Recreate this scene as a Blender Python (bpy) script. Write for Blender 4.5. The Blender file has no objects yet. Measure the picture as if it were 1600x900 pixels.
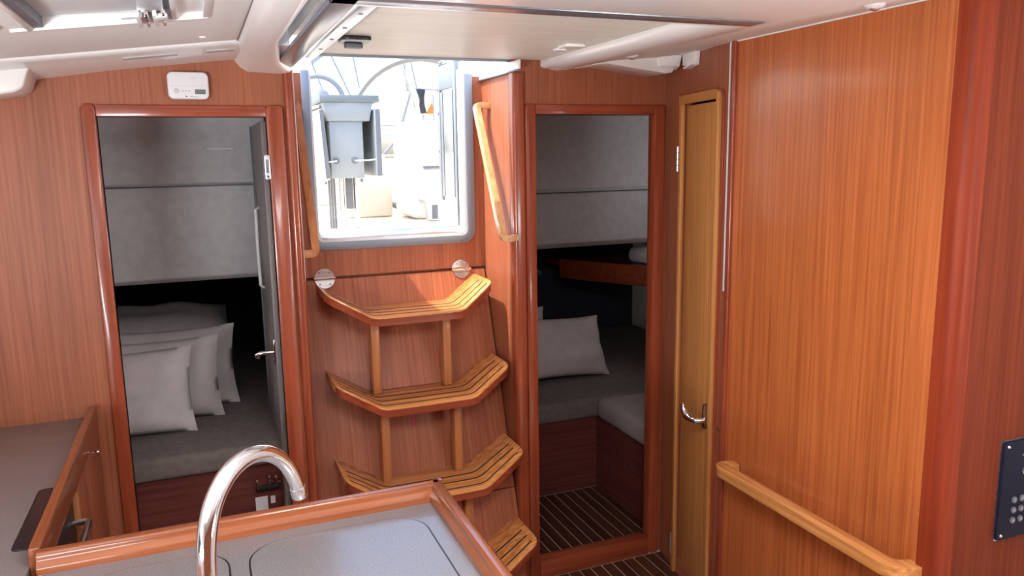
import bpy, bmesh, math, random
from mathutils import Vector, Matrix
random.seed(7)
scene = bpy.context.scene
COL = scene.collection

# ------------------------------------------------------------------ camera
cd = bpy.data.cameras.new('camera'); cam = bpy.data.objects.new('camera', cd); COL.objects.link(cam)
cd.sensor_width = 36.0; cd.lens = 36.0 * 1209.0 / 1600.0; cd.clip_start = 0.02; cd.clip_end = 500
psi, pit, rol = math.radians(21.9), math.radians(9.76), math.radians(0.92)
fw = Vector((math.sin(psi)*math.cos(pit), math.cos(psi)*math.cos(pit), -math.sin(pit)))
r0 = Vector((math.cos(psi), -math.sin(psi), 0)); u0 = r0.cross(fw)
rr = math.cos(rol)*r0 - math.sin(rol)*u0; uu = math.cos(rol)*u0 + math.sin(rol)*r0
cam.matrix_world = Matrix(((rr.x, uu.x, -fw.x, 0), (rr.y, uu.y, -fw.y, 0), (rr.z, uu.z, -fw.z, 1.6), (0, 0, 0, 1)))
scene.camera = cam

# ------------------------------------------------------------------ world, sun, added fill lamps, exposure
vs = scene.view_settings
vs.view_transform = 'Standard'; vs.look = 'None'; vs.gamma = 1.0; vs.use_curve_mapping = False
vs.exposure = 0.72
scene.cycles.max_bounces = 10; scene.cycles.diffuse_bounces = 6; scene.cycles.glossy_bounces = 4
scene.cycles.transmission_bounces = 6; scene.cycles.sample_clamp_indirect = 6.0
w = bpy.data.worlds.new('sky'); scene.world = w; w.use_nodes = True
wn = w.node_tree; bg = wn.nodes['Background']
sky = wn.nodes.new('ShaderNodeTexSky'); sky.sky_type = 'NISHITA'; sky.sun_disc = False
sky.sun_elevation = math.radians(60); sky.sun_rotation = math.radians(-93); sky.dust_density = 3.0
wn.links.new(sky.outputs[0], bg.inputs[0]); bg.inputs[1].default_value = 0.48

def sun(energy, toward):
    l = bpy.data.lights.new('sun', 'SUN'); l.energy = energy; l.angle = math.radians(1.0); l.color = (1, .93, .82)
    o = bpy.data.objects.new('sun', l); COL.objects.link(o)
    o.rotation_euler = Vector(toward).to_track_quat('Z', 'Y').to_euler()
sun(4.2, (-.50, -.03, .86))

def area(name, loc, aim, sx, sy, power, col=(1, .97, .94), spread=180):
    l = bpy.data.lights.new(name, 'AREA'); l.shape = 'RECTANGLE'; l.size = sx; l.size_y = sy; l.energy = power; l.color = col
    l.spread = math.radians(spread)
    o = bpy.data.objects.new(name, l); COL.objects.link(o); o.location = loc
    o.rotation_euler = (Vector(loc) - Vector(aim)).to_track_quat('Z', 'Y').to_euler()
area('fill_saloon_overhead', (.45, .45, 1.955), (.45, .45, 0), .56, .66, 17)  # overhead fill lamp added out of view, in an invented ceiling opening
area('fill_saloon_left', (-1.26, .35, 1.08), (-.55, .95, 1.95), 1.5, .26, 39, (.95, .98, 1), 125)  # unseen fill added to brighten the ceiling; the hull wall behind is solid
area('fill_saloon_right', (2.41, -.45, 1.08), (1.6, .2, 1.95), 1.3, .26, 23, (.95, .98, 1), 125)  # second upward fill added on the right, also against a solid wall
area('fill_cabin_left', (-1.16, 3.0, 1.45), (0, 3.2, 1.2), .42, .18, .54, (1, .96, .97))  # weak fill added inside the left cabin; no port is modelled
area('fill_cabin_right', (2.70, 3.2, 1.55), (1.5, 3.2, 1.0), .42, .18, .55, (1, .93, .92))  # weak fill added inside the right cabin, with no opening behind it

# ------------------------------------------------------------------ materials
MATS = {}
def mat(name, col, rough=.5, metal=0., coat=0., spec=.5):
    m = bpy.data.materials.new(name); m.use_nodes = True; b = m.node_tree.nodes['Principled BSDF']
    b.inputs['Base Color'].default_value = (*col, 1); b.inputs['Roughness'].default_value = rough
    b.inputs['Metallic'].default_value = metal; b.inputs['Coat Weight'].default_value = coat
    b.inputs['Specular IOR Level'].default_value = spec; b.inputs['Coat Roughness'].default_value = .12
    MATS[name] = m; return m
def noise_on(m, c1, c2, scale, detail=4., lo=.35, hi=.65, bump=0., second=None, coord='Object'):
    nt = m.node_tree; N = nt.nodes; L = nt.links; b = N['Principled BSDF']
    tc = N.new('ShaderNodeTexCoord'); mp = N.new('ShaderNodeMapping'); mp.inputs['Scale'].default_value = scale
    no = N.new('ShaderNodeTexNoise'); no.inputs['Scale'].default_value = 1.; no.inputs['Detail'].default_value = detail
    cr = N.new('ShaderNodeValToRGB'); cr.color_ramp.elements[0].position = lo; cr.color_ramp.elements[1].position = hi
    cr.color_ramp.elements[0].color = (*c1, 1); cr.color_ramp.elements[1].color = (*c2, 1)
    L.new(tc.outputs[coord], mp.inputs[0]); L.new(mp.outputs[0], no.inputs[0]); L.new(no.outputs[0], cr.inputs[0])
    out = cr.outputs[0]
    if second:
        s2, amt = second
        mp2 = N.new('ShaderNodeMapping'); mp2.inputs['Scale'].default_value = s2; mp2.inputs['Location'].default_value = (3.1, 7.7, 1.3)
        n2 = N.new('ShaderNodeTexNoise'); n2.inputs['Scale'].default_value = 1.; n2.inputs['Detail'].default_value = 3.
        L.new(tc.outputs[coord], mp2.inputs[0]); L.new(mp2.outputs[0], n2.inputs[0])
        mr = N.new('ShaderNodeMapRange'); mr.inputs[1].default_value = .3; mr.inputs[2].default_value = .7
        mr.inputs[3].default_value = 1 - amt; mr.inputs[4].default_value = 1 + amt
        L.new(n2.outputs[0], mr.inputs[0])
        mx = N.new('ShaderNodeMix'); mx.data_type = 'RGBA'; mx.blend_type = 'MULTIPLY'; mx.inputs[0].default_value = 1
        L.new(out, mx.inputs[6]); L.new(mr.outputs[0], mx.inputs[7]); out = mx.outputs[2]
    L.new(out, b.inputs['Base Color'])
    if bump:
        bp = N.new('ShaderNodeBump'); bp.inputs['Strength'].default_value = bump; bp.inputs['Distance'].default_value = .002
        L.new(no.outputs[0], bp.inputs['Height']); L.new(bp.outputs[0], b.inputs['Normal'])
    return m
def wood(name, dark, light, axis, rough=.46, coat=.0, fine=110., spec=.4):
    s = [fine]*3; s['XYZ'.index(axis)] = 2.2
    s2 = [9.]*3; s2['XYZ'.index(axis)] = .5
    return noise_on(mat(name, light, rough, 0, coat, spec), dark, light, s, 5., .32, .68, .02, (s2, .10))
VD, VL = (.272, .078, .036), (.395, .132, .064)
veneer = wood('veneer_upright', VD, VL, 'Z')
veneer_slope = wood('veneer_sloping', VD, VL, 'Z')
veneer_slope.node_tree.nodes['Mapping'].inputs['Scale'].default_value = (110, 5, 2.2)
veneer_x = wood('veneer_across', VD, VL, 'X'); veneer_y = wood('veneer_fore_aft', VD, VL, 'Y')
RD, RL = (.24, .042, .018), (.37, .080, .032)
red_z = wood('mahogany_solid_upright', RD, RL, 'Z', .28, .5, 60); red_x = wood('mahogany_solid_across', RD, RL, 'X', .28, .5, 60)
red_y = wood('mahogany_solid_fore_aft', RD, RL, 'Y', .28, .5, 60)
TD, TL = (.52, .185, .048), (.82, .385, .125)
step_x = wood('step_wood', TD, TL, 'X', .25, .6, 70); step_z = wood('strut_wood', (.36, .125, .042), (.50, .195, .07), 'Z', .4, .1, 70); step_y = wood('rail_wood_fore_aft', TD, TL, 'Y', .25, .6, 70)
GD, GL = (.50, .195, .052), (.66, .30, .095)
gold_z = wood('golden_veneer', GD, GL, 'Z')
pale_z = wood('pale_rail_wood', (.50, .25, .10), (.68, .40, .20), 'Z', .28, .5, 60)
fid_x = wood('fiddle_wood_across', (.22, .058, .021), (.33, .10, .036), 'X', .25, .5, 60); fid_y = wood('fiddle_wood_fore_aft', (.22, .058, .021), (.33, .10, .036), 'Y', .25, .5, 60)
dark_plank = wood('sole_plank', (.035, .012, .008), (.085, .03, .016), 'Y', .35, .3, 60)
holly = mat('holly_inlay', (.62, .52, .42), .4)
liner = noise_on(mat('headliner', (.80, .77, .76), .55), (.83, .81, .80), (.88, .86, .85), (3, 3, 3))
gel = mat('white_gelcoat', (.84, .82, .81), .28, 0, .3)
table_shade = mat('table_shaded_blue', (.23, .255, .265), .4)  # shade on the table faces is put into this blue grey
gel_cream = mat('cream_gelcoat', (.80, .72, .58), .4)
plastic_white = mat('white_plastic', (.78, .77, .80), .35)
plastic_grey = mat('grey_plastic', (.12, .13, .15), .45)
lcd = mat('lcd_glass', (.16, .19, .19), .2)
chrome = mat('chrome', (.82, .82, .84), .07, 1.)
steel = noise_on(mat('brushed_steel', (.6, .6, .6), .28, 1.), (.52, .52, .53), (.68, .68, .69), (6, 6, 160))
alu = mat('anodised_aluminium', (.62, .66, .70), .35, .8)
alu_frame = mat('grey_aluminium_frame', (.22, .25, .29), .42, .4)
alu_dark = mat('dark_aluminium_rail', (.24, .24, .27), .25, .5)
black = mat('black_plastic', (.012, .012, .016), .35)
rubber = mat('dark_grip_rubber', (.035, .03, .03), .7)
worktop = noise_on(mat('speckled_worktop', (.25, .23, .24), .24, 0, .25), (.15, .138, .142), (.25, .232, .237), (420, 420, 420), 2., .3, .7)
navy = mat('navy_switch_panel', (.010, .012, .030), .5, 0, 0, .15)
fabric_grey = noise_on(mat('grey_leatherette', (.6, .6, .6), .6), (.56, .55, .56), (.65, .64, .65), (25, 25, 25), 3., .3, .7, .1)
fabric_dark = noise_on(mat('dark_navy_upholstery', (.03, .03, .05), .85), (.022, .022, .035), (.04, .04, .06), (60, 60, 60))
mattress_m = noise_on(mat('beige_mattress', (.15, .12, .115), .9), (.13, .105, .10), (.175, .145, .135), (40, 40, 40), 4., .3, .7, .15)
linen = noise_on(mat('white_linen', (.55, .5, .5), .9), (.52, .475, .475), (.60, .55, .55), (18, 18, 18), 4., .3, .7, .25)
acrylic = noise_on(mat('hatch_acrylic', (.62, .58, .53), .38), (.57, .53, .48), (.66, .62, .57), (3, 22, 3), 4., .35, .7)
def see_through(m, amount, col):
    nt = m.node_tree; out = nt.nodes['Material Output']; b = nt.nodes['Principled BSDF']
    tr = nt.nodes.new('ShaderNodeBsdfTranslucent'); tr.inputs[0].default_value = (*col, 1)
    mx = nt.nodes.new('ShaderNodeMixShader'); mx.inputs[0].default_value = amount
    nt.links.new(b.outputs[0], mx.inputs[1]); nt.links.new(tr.outputs[0], mx.inputs[2]); nt.links.new(mx.outputs[0], out.inputs[0])
see_through(acrylic, .33, (.60, .55, .49))
paper = mat('label_paper', (.72, .68, .70), .7)
red_ink = mat('red_marker', (.6, .03, .06), .6)
orange_cloth = mat('orange_flag_cloth', (.85, .16, .03), .8)
rope_m = mat('rope_grey', (.16, .17, .19), .9)
leather = mat('wheel_leather', (.20, .19, .18), .6)
water_m = mat('harbour_water', (.10, .18, .22), .12)
def glass_mat():
    m = mat('door_acrylic', (.75, .8, .82), .05); b = m.node_tree.nodes['Principled BSDF']; b.inputs['Transmission Weight'].default_value = .9
    return m
pane_m = glass_mat()

# ------------------------------------------------------------------ mesh helpers
class MB:
    def __init__(s): s.bm = bmesh.new()
    def face(s, vs):
        try: return s.bm.faces.new(vs)
        except ValueError: return None
    def box(s, x0, x1, y0, y1, z0, z1):
        v = [s.bm.verts.new((x, y, z)) for x in (x0, x1) for y in (y0, y1) for z in (z0, z1)]
        for f in ((0, 1, 3, 2), (4, 6, 7, 5), (0, 4, 5, 1), (2, 3, 7, 6), (0, 2, 6, 4), (1, 5, 7, 3)): s.face([v[i] for i in f])
        return s
    def hexa(s, lo, hi):          # two matching polygons (3-D points) joined to a solid
        a = [s.bm.verts.new(p) for p in lo]; b = [s.bm.verts.new(p) for p in hi]; n = len(a)
        s.face(a[::-1]); s.face(b)
        for i in range(n): s.face([a[i], a[(i+1) % n], b[(i+1) % n], b[i]])
        return s
    def prism(s, pts, axis, a0, a1):
        def P(p, a): return {'X': (a, p[0], p[1]), 'Y': (p[0], a, p[1]), 'Z': (p[0], p[1], a)}[axis]
        return s.hexa([P(p, a0) for p in pts], [P(p, a1) for p in pts])
    def loft(s, rings, closed=True, caps=True):
        R = [[s.bm.verts.new(p) for p in r] for r in rings]; n = len(R[0])
        for a, b in zip(R, R[1:]):
            for i in range(n if closed else n-1): s.face([a[i], a[(i+1) % n], b[(i+1) % n], b[i]])
        if caps and closed: s.face(R[0][::-1]); s.face(R[-1])
        return s
    def tube(s, path, r, n=12, caps=True, closed=False):
        P = [Vector(p) for p in path]; m = len(P); rad = r if isinstance(r, (list, tuple)) else [r]*m
        T = []
        for i in range(m):
            if closed: t = P[(i+1) % m] - P[i-1]
            else: t = P[min(i+1, m-1)] - P[max(i-1, 0)]
            T.append(t.normalized())
        up = Vector((0, 0, 1)) if abs(T[0].z) < .9 else Vector((1, 0, 0))
        nrm = (up - T[0]*up.dot(T[0])).normalized(); rings = []
        for i in range(m):
            nrm = (nrm - T[i]*nrm.dot(T[i])).normalized(); bi = T[i].cross(nrm)
            rings.append([P[i] + rad[i]*(math.cos(2*math.pi*k/n)*nrm + math.sin(2*math.pi*k/n)*bi) for k in range(n)])
        if closed: rings.append(rings[0])
        s.loft(rings, True, caps and not closed)
        if closed: bmesh.ops.remove_doubles(s.bm, verts=s.bm.verts, dist=1e-6)
        return s
    def bar(s, path, wdt, hgt, side):   # rectangular section swept; 'side' = fixed width direction
        P = [Vector(p) for p in path]; sd = Vector(side).normalized(); rings = []
        for i in range(len(P)):
            t = (P[min(i+1, len(P)-1)] - P[max(i-1, 0)]).normalized(); h = t.cross(sd).normalized()
            rings.append([P[i] + sd*a*wdt/2 + h*b*hgt/2 for a, b in ((-1, -1), (1, -1), (1, 1), (-1, 1))])
        return s.loft(rings)
    def lathe(s, prof, c, axis, n=20):
        ax = Vector(axis).normalized(); u = ax.orthogonal().normalized(); v = ax.cross(u); c = Vector(c)
        rings = [[c + ax*h + max(r, 1e-4)*(math.cos(2*math.pi*k/n)*u + math.sin(2*math.pi*k/n)*v) for k in range(n)] for r, h in prof]
        return s.loft(rings)
def rrect(a0, a1, b0, b1, r, n=5):
    out = []
    for cx, cy, st in ((a1-r, b1-r, 0), (a0+r, b1-r, 90), (a0+r, b0+r, 180), (a1-r, b0+r, 270)):
        for k in range(n+1):
            t = math.radians(st + 90*k/n); out.append((cx + r*math.cos(t), cy + r*math.sin(t)))
    return out
def wloc(o):
    v = Vector((0, 0, 0))
    while o: v += o.location; o = o.parent
    return v
def obj(name, mb, m, parent=None, bevel=0., seg=2, angle=35):
    bm = mb.bm
    bmesh.ops.recalc_face_normals(bm, faces=bm.faces)
    if bevel:
        ed = [e for e in bm.edges if len(e.link_faces) == 2 and e.calc_face_angle(0) > .5]
        bmesh.ops.bevel(bm, geom=ed, offset=bevel, segments=seg, profile=.5, affect='EDGES', clamp_overlap=True)
    if parent: bmesh.ops.translate(bm, verts=bm.verts, vec=-wloc(parent))
    me = bpy.data.meshes.new(name); bm.to_mesh(me); bm.free()
    me.shade_smooth(); me.set_sharp_from_angle(angle=math.radians(angle))
    me.materials.append(m)
    o = bpy.data.objects.new(name, me); COL.objects.link(o)
    if parent: o.parent = parent
    return o
def tag(o, label, cat, group=None, kind=None):
    o['label'] = label; o['category'] = cat
    if group: o['group'] = group
    if kind: o['kind'] = kind
    return o
def thing(name, loc, label, cat, group=None, kind=None):
    o = bpy.data.objects.new(name, None); o.empty_display_size = .05; COL.objects.link(o); o.location = loc
    return tag(o, label, cat, group, kind)
def struct(name, mb, m, label, cat, **k):
    return tag(obj(name, mb, m, **k), label, cat, kind='structure')
B = MB

Y0, Y1, FZ = 2.60, 2.92, -.06       # door bulkhead face, companionway bulkhead face, sole
# ------------------------------------------------------------------ setting: sole, walls
fl = struct('floor', B().box(-1.3, 2.45, -1.8, Y0-.001, FZ-.05, FZ), holly, 'dark striped sole of the saloon in front of the cabin doors', 'floor')
pm = None
def planks(parent, x0, x1, y0, y1, z, first):
    global pm
    x = first
    while x > x0 + .05: x -= .05
    mesh = None
    while x < x1 - .02:
        a, b = max(x+.0025, x0), min(x+.0475, x1)
        obj('plank', B().box(a, b, y0, y1, z, z+.003), dark_plank, parent); x += .05
planks(fl, .50, 1.70, .9, Y0-.02, FZ, 1.361)

# aft bulkhead, port of the ladder: pieces round the left cabin door
wl = B().box(-1.3, -.256, Y0, Y0+.03, FZ, 1.99).box(-.256, .219, Y0, Y0+.03, 1.729, 1.99).box(.219, .305, Y0, Y0+.03, FZ, 1.99)
wl = struct('wall_aft_left', wl, veneer, 'mahogany veneer bulkhead around the left cabin doorway', 'wall')
wr = B().box(1.058, 1.142, Y0, Y0+.03, FZ, 1.99).box(1.142, 1.64, Y0, Y0+.03, 1.742, 1.99).box(1.64, 1.75, Y0, Y0+.03, FZ, 1.99).box(1.142, 1.64, Y0, Y0+.03, FZ, -.01)
struct('wall_aft_outer', B().box(1.752, 2.78, Y0+.01, Y0+.03, FZ, 1.9), veneer, 'hidden outer part of the right cabin bulkhead', 'wall')
wr = struct('wall_aft_right', wr, veneer, 'mahogany veneer bulkhead around the right cabin doorway', 'wall')
# companionway recess
wc = B().box(.275, .396, Y1, Y1+.03, 1.16, 1.90).box(.988, 1.09, Y1, Y1+.03, 1.16, 1.90).box(.396, .988, Y1, Y1+.03, 1.16, 1.285).box(.275, 1.09, Y1+.03, Y1+.05, FZ, 1.155)
wc = struct('wall_companionway', wc, veneer, 'veneer bulkhead below and beside the companionway opening', 'wall')
struct('wall_recess_right', B().box(1.058, 1.088, Y0+.03, Y1, FZ, 1.888), veneer, 'sunlit right side wall of the ladder recess', 'wall')
struct('wall_recess_left', B().box(.275, .305, Y0+.03, Y1, FZ, 1.888), veneer, 'left side wall of the ladder recess', 'wall')
# rounded solid-wood corner posts at the recess edges
t = thing('trim_1', (.29, Y0, FZ), 'solid mahogany corner post left of the ladder', 'trim', kind='structure')
obj('post', B().prism(rrect(.277, .309, Y0-.016, Y0+.035, .012), 'Z', FZ, 1.875), red_z, t)
obj('edge_bead', B().box(.3085, .3105, Y0-.004, Y0+.012, 1.2, 1.875), gel, t)
t = thing('trim_2', (1.08, Y0, FZ), 'solid mahogany corner post right of the ladder', 'trim', kind='structure')
obj('post', B().prism(rrect(1.054, 1.102, Y0-.016, Y0+.035, .012), 'Z', FZ, 1.885), red_z, t)

# door frames
def doorframe(name, x0, x1, zt, zb, label, jw, jwr, sill):
    t = thing(name, ((x0+x1)/2, Y0, FZ), label, 'door frame', kind='structure')
    obj('jamb', B().prism(rrect(x0-jw, x0, FZ, zt+.036, .014), 'Y', Y0-.014, Y0+.035), red_z, t, .004)
    obj('jamb', B().prism(rrect(x1, x1+jwr, FZ, zt+.036, .014), 'Y', Y0-.014, Y0+.035), red_z, t, .004)
    obj('lintel', B().box(x0, x1, Y0-.012, Y0+.035, zt, zt+.034), red_x, t, .003)
    if sill: obj('sill', B().box(x0, x1, Y0-.016, Y0+.05, FZ, .012), red_x, t, .005)
    return t
f1 = doorframe('trim_3', -.256, .219, 1.729, 0, 'mahogany frame of the left cabin doorway', .040, .052, True)
f2 = doorframe('trim_4', 1.142, 1.638, 1.742, 0, 'mahogany frame of the right cabin doorway', .040, .046, True)
# strike plate on the left frame
sp = obj('strike_plate', B().prism(rrect(.204, .221, 1.535, 1.612, .005), 'Y', Y0-.022, Y0-.012), alu, f1, .001)
obj('strike_slot', B().box(.208, .216, Y0-.023, Y0-.0215, 1.556, 1.598), alu_dark, sp)
obj('strike_screw', B().lathe([(.003, 0), (.003, .002)], (.2125, Y0-.022, 1.545), (0, -1, 0), 10), black, sp)

# angled wall with the narrow door: local frame s (towards camera), n (into the room)
A = math.radians(12); P0 = Vector((1.70, Y0, 0)); SD = Vector((-math.sin(A), -math.cos(A), 0)); ND = Vector((-math.cos(A), math.sin(A), 0))
def hw(s, n, z): return P0 + SD*s + ND*n + Vector((0, 0, z))
def hbox(mb, s0, s1, n0, n1, z0, z1):
    return mb.hexa([hw(s0, n0, z0), hw(s1, n0, z0), hw(s1, n1, z0), hw(s0, n1, z0)], [hw(s0, n0, z1), hw(s1, n0, z1), hw(s1, n1, z1), hw(s0, n1, z1)])
m = B(); hbox(m, -.05, .172, -.03, 0, FZ, 2.0); hbox(m, .478, .585, -.03, 0, FZ, 2.0); hbox(m, .172, .478, -.03, 0, 1.775, 2.0); hbox(m, .172, .478, -.03, 0, FZ, .0)
struct('wall_head', m, veneer, 'angled veneer wall holding the narrow door', 'wall')
struct('wall_head_light_block', hbox(B(), -.1, .62, -.16, -.14, FZ, 2.0), black, 'black backing added behind the narrow door to keep the sky out', 'wall')  # black sheet added to block skylight leaking round the door
d1 = thing('door_1', hw(.32, 0, 0), 'narrow golden veneer door with rounded frame beside the big veneer panel', 'door', kind='structure')
obj('door_panel', hbox(B(), .182, .462, -.028, -.006, .004, 1.765), gold_z, d1, .002)
fr = B()
def fpt(pts, n0, n1):
    fr.hexa([hw(s, n0, z) for s, z in pts], [hw(s, n1, z) for s, z in pts])
fr2 = obj('door_frame', hbox(B(), .158, .183, 0, .016, FZ, 1.772), gold_z, d1, .004)
ar = [(.470, FZ), (.494, FZ)] + [(.494-.03+.03*math.cos(math.radians(a)), 1.772+.03*math.sin(math.radians(a))) for a in (0, 30, 60, 90)] + [(.158, 1.802), (.158, 1.770), (.470, 1.770)]
fpt(ar, .0, .018); obj('door_frame', fr, gold_z, d1, .004)
fr = B(); fpt([(s+.016 if s > .4 else s, z) for s, z in ar], -.001, .006); obj('frame_backing', fr, red_z, d1, .002)
h = obj('hinge', B().tube([hw(.164, .020, 1.53), hw(.164, .020, 1.62)], .006, 10), steel, d1)
for k in range(1, 4):
    z = 1.53 + .09*k/4; obj('hinge_joint', B().tube([hw(.164, .020, z-.001), hw(.164, .020, z+.001)], .0066, 10), black, h)
h = obj('hinge', B().tube([hw(.168, .020, .02), hw(.168, .020, .11)], .006, 10), steel, d1)
hd = obj('handle_plate', B().hexa([hw(.447+.016*math.cos(t), -.007, .684+.052*math.sin(t)) for t in [k*math.pi/12 for k in range(24)]], [hw(.447+.012*math.cos(t), .020, .684+.046*math.sin(t)) for t in [k*math.pi/12 for k in range(24)]]), chrome, d1)
pth = [hw(.447, .006, .670), hw(.447, .030, .668), hw(.441, .044, .667), hw(.425, .050, .667), hw(.408, .053, .668), hw(.392, .057, .673), hw(.382, .062, .684), hw(.378, .066, .700), hw(.379, .068, .714)]
obj('lever', B().tube(pth, [.012, .0115, .0115, .012, .0145, .016, .0135, .009, .005], 14), chrome, hd)
obj('door_catch', hbox(B(), .512, .540, 0, .004, .662, .669), steel, d1)

# big veneer panel and end bulkhead
XW, YE = 1.58, 1.22
struct('wall_right', B().box(XW, XW+.03, YE+.02, 2.036, FZ, 2.0), wood('panel_veneer', (.40, .098, .024), (.57, .168, .050), 'Z', .30, .4, 130), 'large glossy orange mahogany panel wall right of the narrow door', 'wall')
t = thing('trim_5', (XW, 2.04, FZ), 'slim upright bead between the narrow door wall and the big panel', 'trim', kind='structure')
obj('bead', B().prism(rrect(XW-.012, XW+.008, 2.028, 2.05, .006), 'Z', FZ, 1.94), red_z, t)
obj('white_seal', B().box(XW-.013, XW-.009, 2.0505, 2.0535, 1.15, 1.94), gel, t)
struct('wall_end', B().box(XW+.02, 2.45, YE, YE+.03, FZ, 2.0), wood('end_veneer_shaded', (.155, .026, .010), (.215, .043, .017), 'Z', .55, .0, 120, .12), 'red veneer bulkhead carrying the switch panel, its shade painted in', 'wall')  # veneer darkened to carry the shade on this face
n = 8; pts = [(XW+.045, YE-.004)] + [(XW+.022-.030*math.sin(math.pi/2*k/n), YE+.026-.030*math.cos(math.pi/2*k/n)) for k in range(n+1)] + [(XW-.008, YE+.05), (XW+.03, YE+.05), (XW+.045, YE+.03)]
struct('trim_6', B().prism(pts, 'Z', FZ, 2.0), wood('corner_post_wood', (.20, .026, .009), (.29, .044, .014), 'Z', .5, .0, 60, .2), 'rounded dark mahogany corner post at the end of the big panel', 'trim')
t = struct('gap_light_strip', B().box(XW-.006, XW, YE+.02, 2.03, 1.932, 1.9355), gel, 'thin white strip standing in for gap light along the top of the big panel', 'trim')  # white colour imitates light showing in the gap under the ceiling

# saloon shell behind the photographer
struct('wall_left', B().box(-1.33, -1.3, -1.8, 2.6, FZ, 2.0), liner, 'pale hull side wall left of the galley', 'wall')
struct('wall_saloon_right', B().box(2.45, 2.48, -1.8, 1.25, FZ, 2.0), liner, 'pale hull side wall right of the saloon', 'wall')
w1 = struct('added_window_1', B().prism(rrect(-.43, 1.13, .93, 1.23, .08), 'X', -1.3, -1.285), pane_m, 'unseen hull window added with the fill lamp left of the galley', 'window')  # pane laid on a solid wall, added to go with the left fill
w2 = struct('added_window_2', B().prism(rrect(-1.13, .23, .93, 1.23, .08), 'X', 2.435, 2.45), pane_m, 'unseen hull window added with the fill lamp right of the saloon', 'window')  # pane laid on a solid wall, added to go with the right fill
struct('wall_forward', B().box(-1.33, 2.48, -1.83, -1.8, FZ, 2.0), veneer_x, 'forward bulkhead of the saloon', 'wall')

# ------------------------------------------------------------------ ceiling
def cz(x): return 1.93 + .12*(x-.14) if x < .14 else 1.93
def slab(mb, x0, x1, y0, y1, th=.03):
    a, b = cz(x0), cz(x1)
    return mb.hexa([(x0, y0, a), (x1, y0, b), (x1, y1, b), (x0, y1, a)], [(x0, y0, a+th), (x1, y0, b+th), (x1, y1, b+th), (x0, y1, a+th)])
HX0, HX1, HY0, HY1 = -.285, .20, 1.42, 1.945
HXR = .055
m = B(); slab(m, -1.33, HX0, -1.83, 2.40); slab(m, HX0, HXR, -1.83, HY0); slab(m, HX0, HXR, HY1, 2.40); slab(m, HXR, .142, -1.83, 2.40)
# saloon ceiling with an unseen opening added for the overhead fill lamp
m.box(.142, .17, -1.83, 1.12, 1.93, 1.96).box(.17, .73, -1.83, .12, 1.93, 1.96).box(.17, .73, .78, 1.12, 1.93, 1.96).box(.73, 2.48, -1.83, 1.12, 1.93, 1.96)
ce = struct('ceiling', m, liner, 'pale beige headliner panel above the galley', 'ceiling')
obj('panel_seam', B().hexa([(.142, 1.3, 1.926), (.147, 1.3, 1.926), (.140, 2.39, 1.926), (.135, 2.39, 1.926)], [(.142, 1.3, 1.931), (.147, 1.3, 1.931), (.140, 2.39, 1.931), (.135, 2.39, 1.931)]), alu_dark, ce)

# aft cove moulding of the headliner
rings = []
for x in (-1.33, -.9, -.62, -.47, -.38, -.2, 0, .10, .165):
    c = cz(x); dr = .0 if x > -.36 else (.006 if x > -.4 else .02)
    rings.append([(x, 2.372, c+.012), (x, 2.372, c-.001), (x, 2.380, c-.008), (x, 2.398, c-.012), (x, 2.418, c-.013), (x, 2.440, c-.018), (x, 2.52, c-.024-dr*.5), (x, Y0, c-.027-dr), (x, Y0, c+.03)])
t = struct('trim_8', B().loft(rings), gel, 'white moulded cove where the headliner meets the left bulkhead', 'trim', angle=50)
obj('cove_drop', B().prism([(-1.3, 1.68), (-.60, 1.755), (-.43, 1.784), (-.408, 1.796), (-.393, 1.84), (-.38, 1.86), (-1.3, 1.80)], 'Y', 2.45, Y0), gel, t, .008, 3)
for x0, x1 in ((-.16, -.02), (.055, .13)):
    obj('cove_groove', B().hexa([(x0, 2.428, cz(x0)-.0185), (x1, 2.428, cz(x1)-.0185), (x1, 2.446, cz(x1)-.0205), (x0, 2.446, cz(x0)-.0205)], [(x0, 2.428, cz(x0)-.012), (x1, 2.428, cz(x1)-.012), (x1, 2.446, cz(x1)-.013), (x0, 2.446, cz(x0)-.013)]), mat('groove_grey', (.45, .43, .44), .5), t)

# longitudinal moulded beam left of the companionway hatch
rings = []
for k in range(19):
    y = 1.1 + (Y0-1.1)*k/18; u = max(0., min(1., (y-2.25)/.35)); e = -.016*u*u; wi = max(0., (y-2.42)/.18)
    xr = min(.095 + (y-1.1)*.118, .268) + .036*wi*wi; xl = .138 - .010*wi*wi
    rings.append([(xl, y, 1.945), (xl+.001, y, 1.928), (xl+.012, y, 1.912+e), (xl+.026, y, 1.895+e), (xl+.045, y, 1.883+e), (max(.20, xr-.02), y, 1.878+e), (max(.212, xr), y, 1.880+e), (max(.217, xr+.006), y, 1.888+e), (max(.217, xr+.006), y, 1.945)])
bl = struct('trim_9', B().loft(rings), gel, 'white rounded moulding running along the left of the sliding hatch', 'trim', angle=60)

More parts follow.
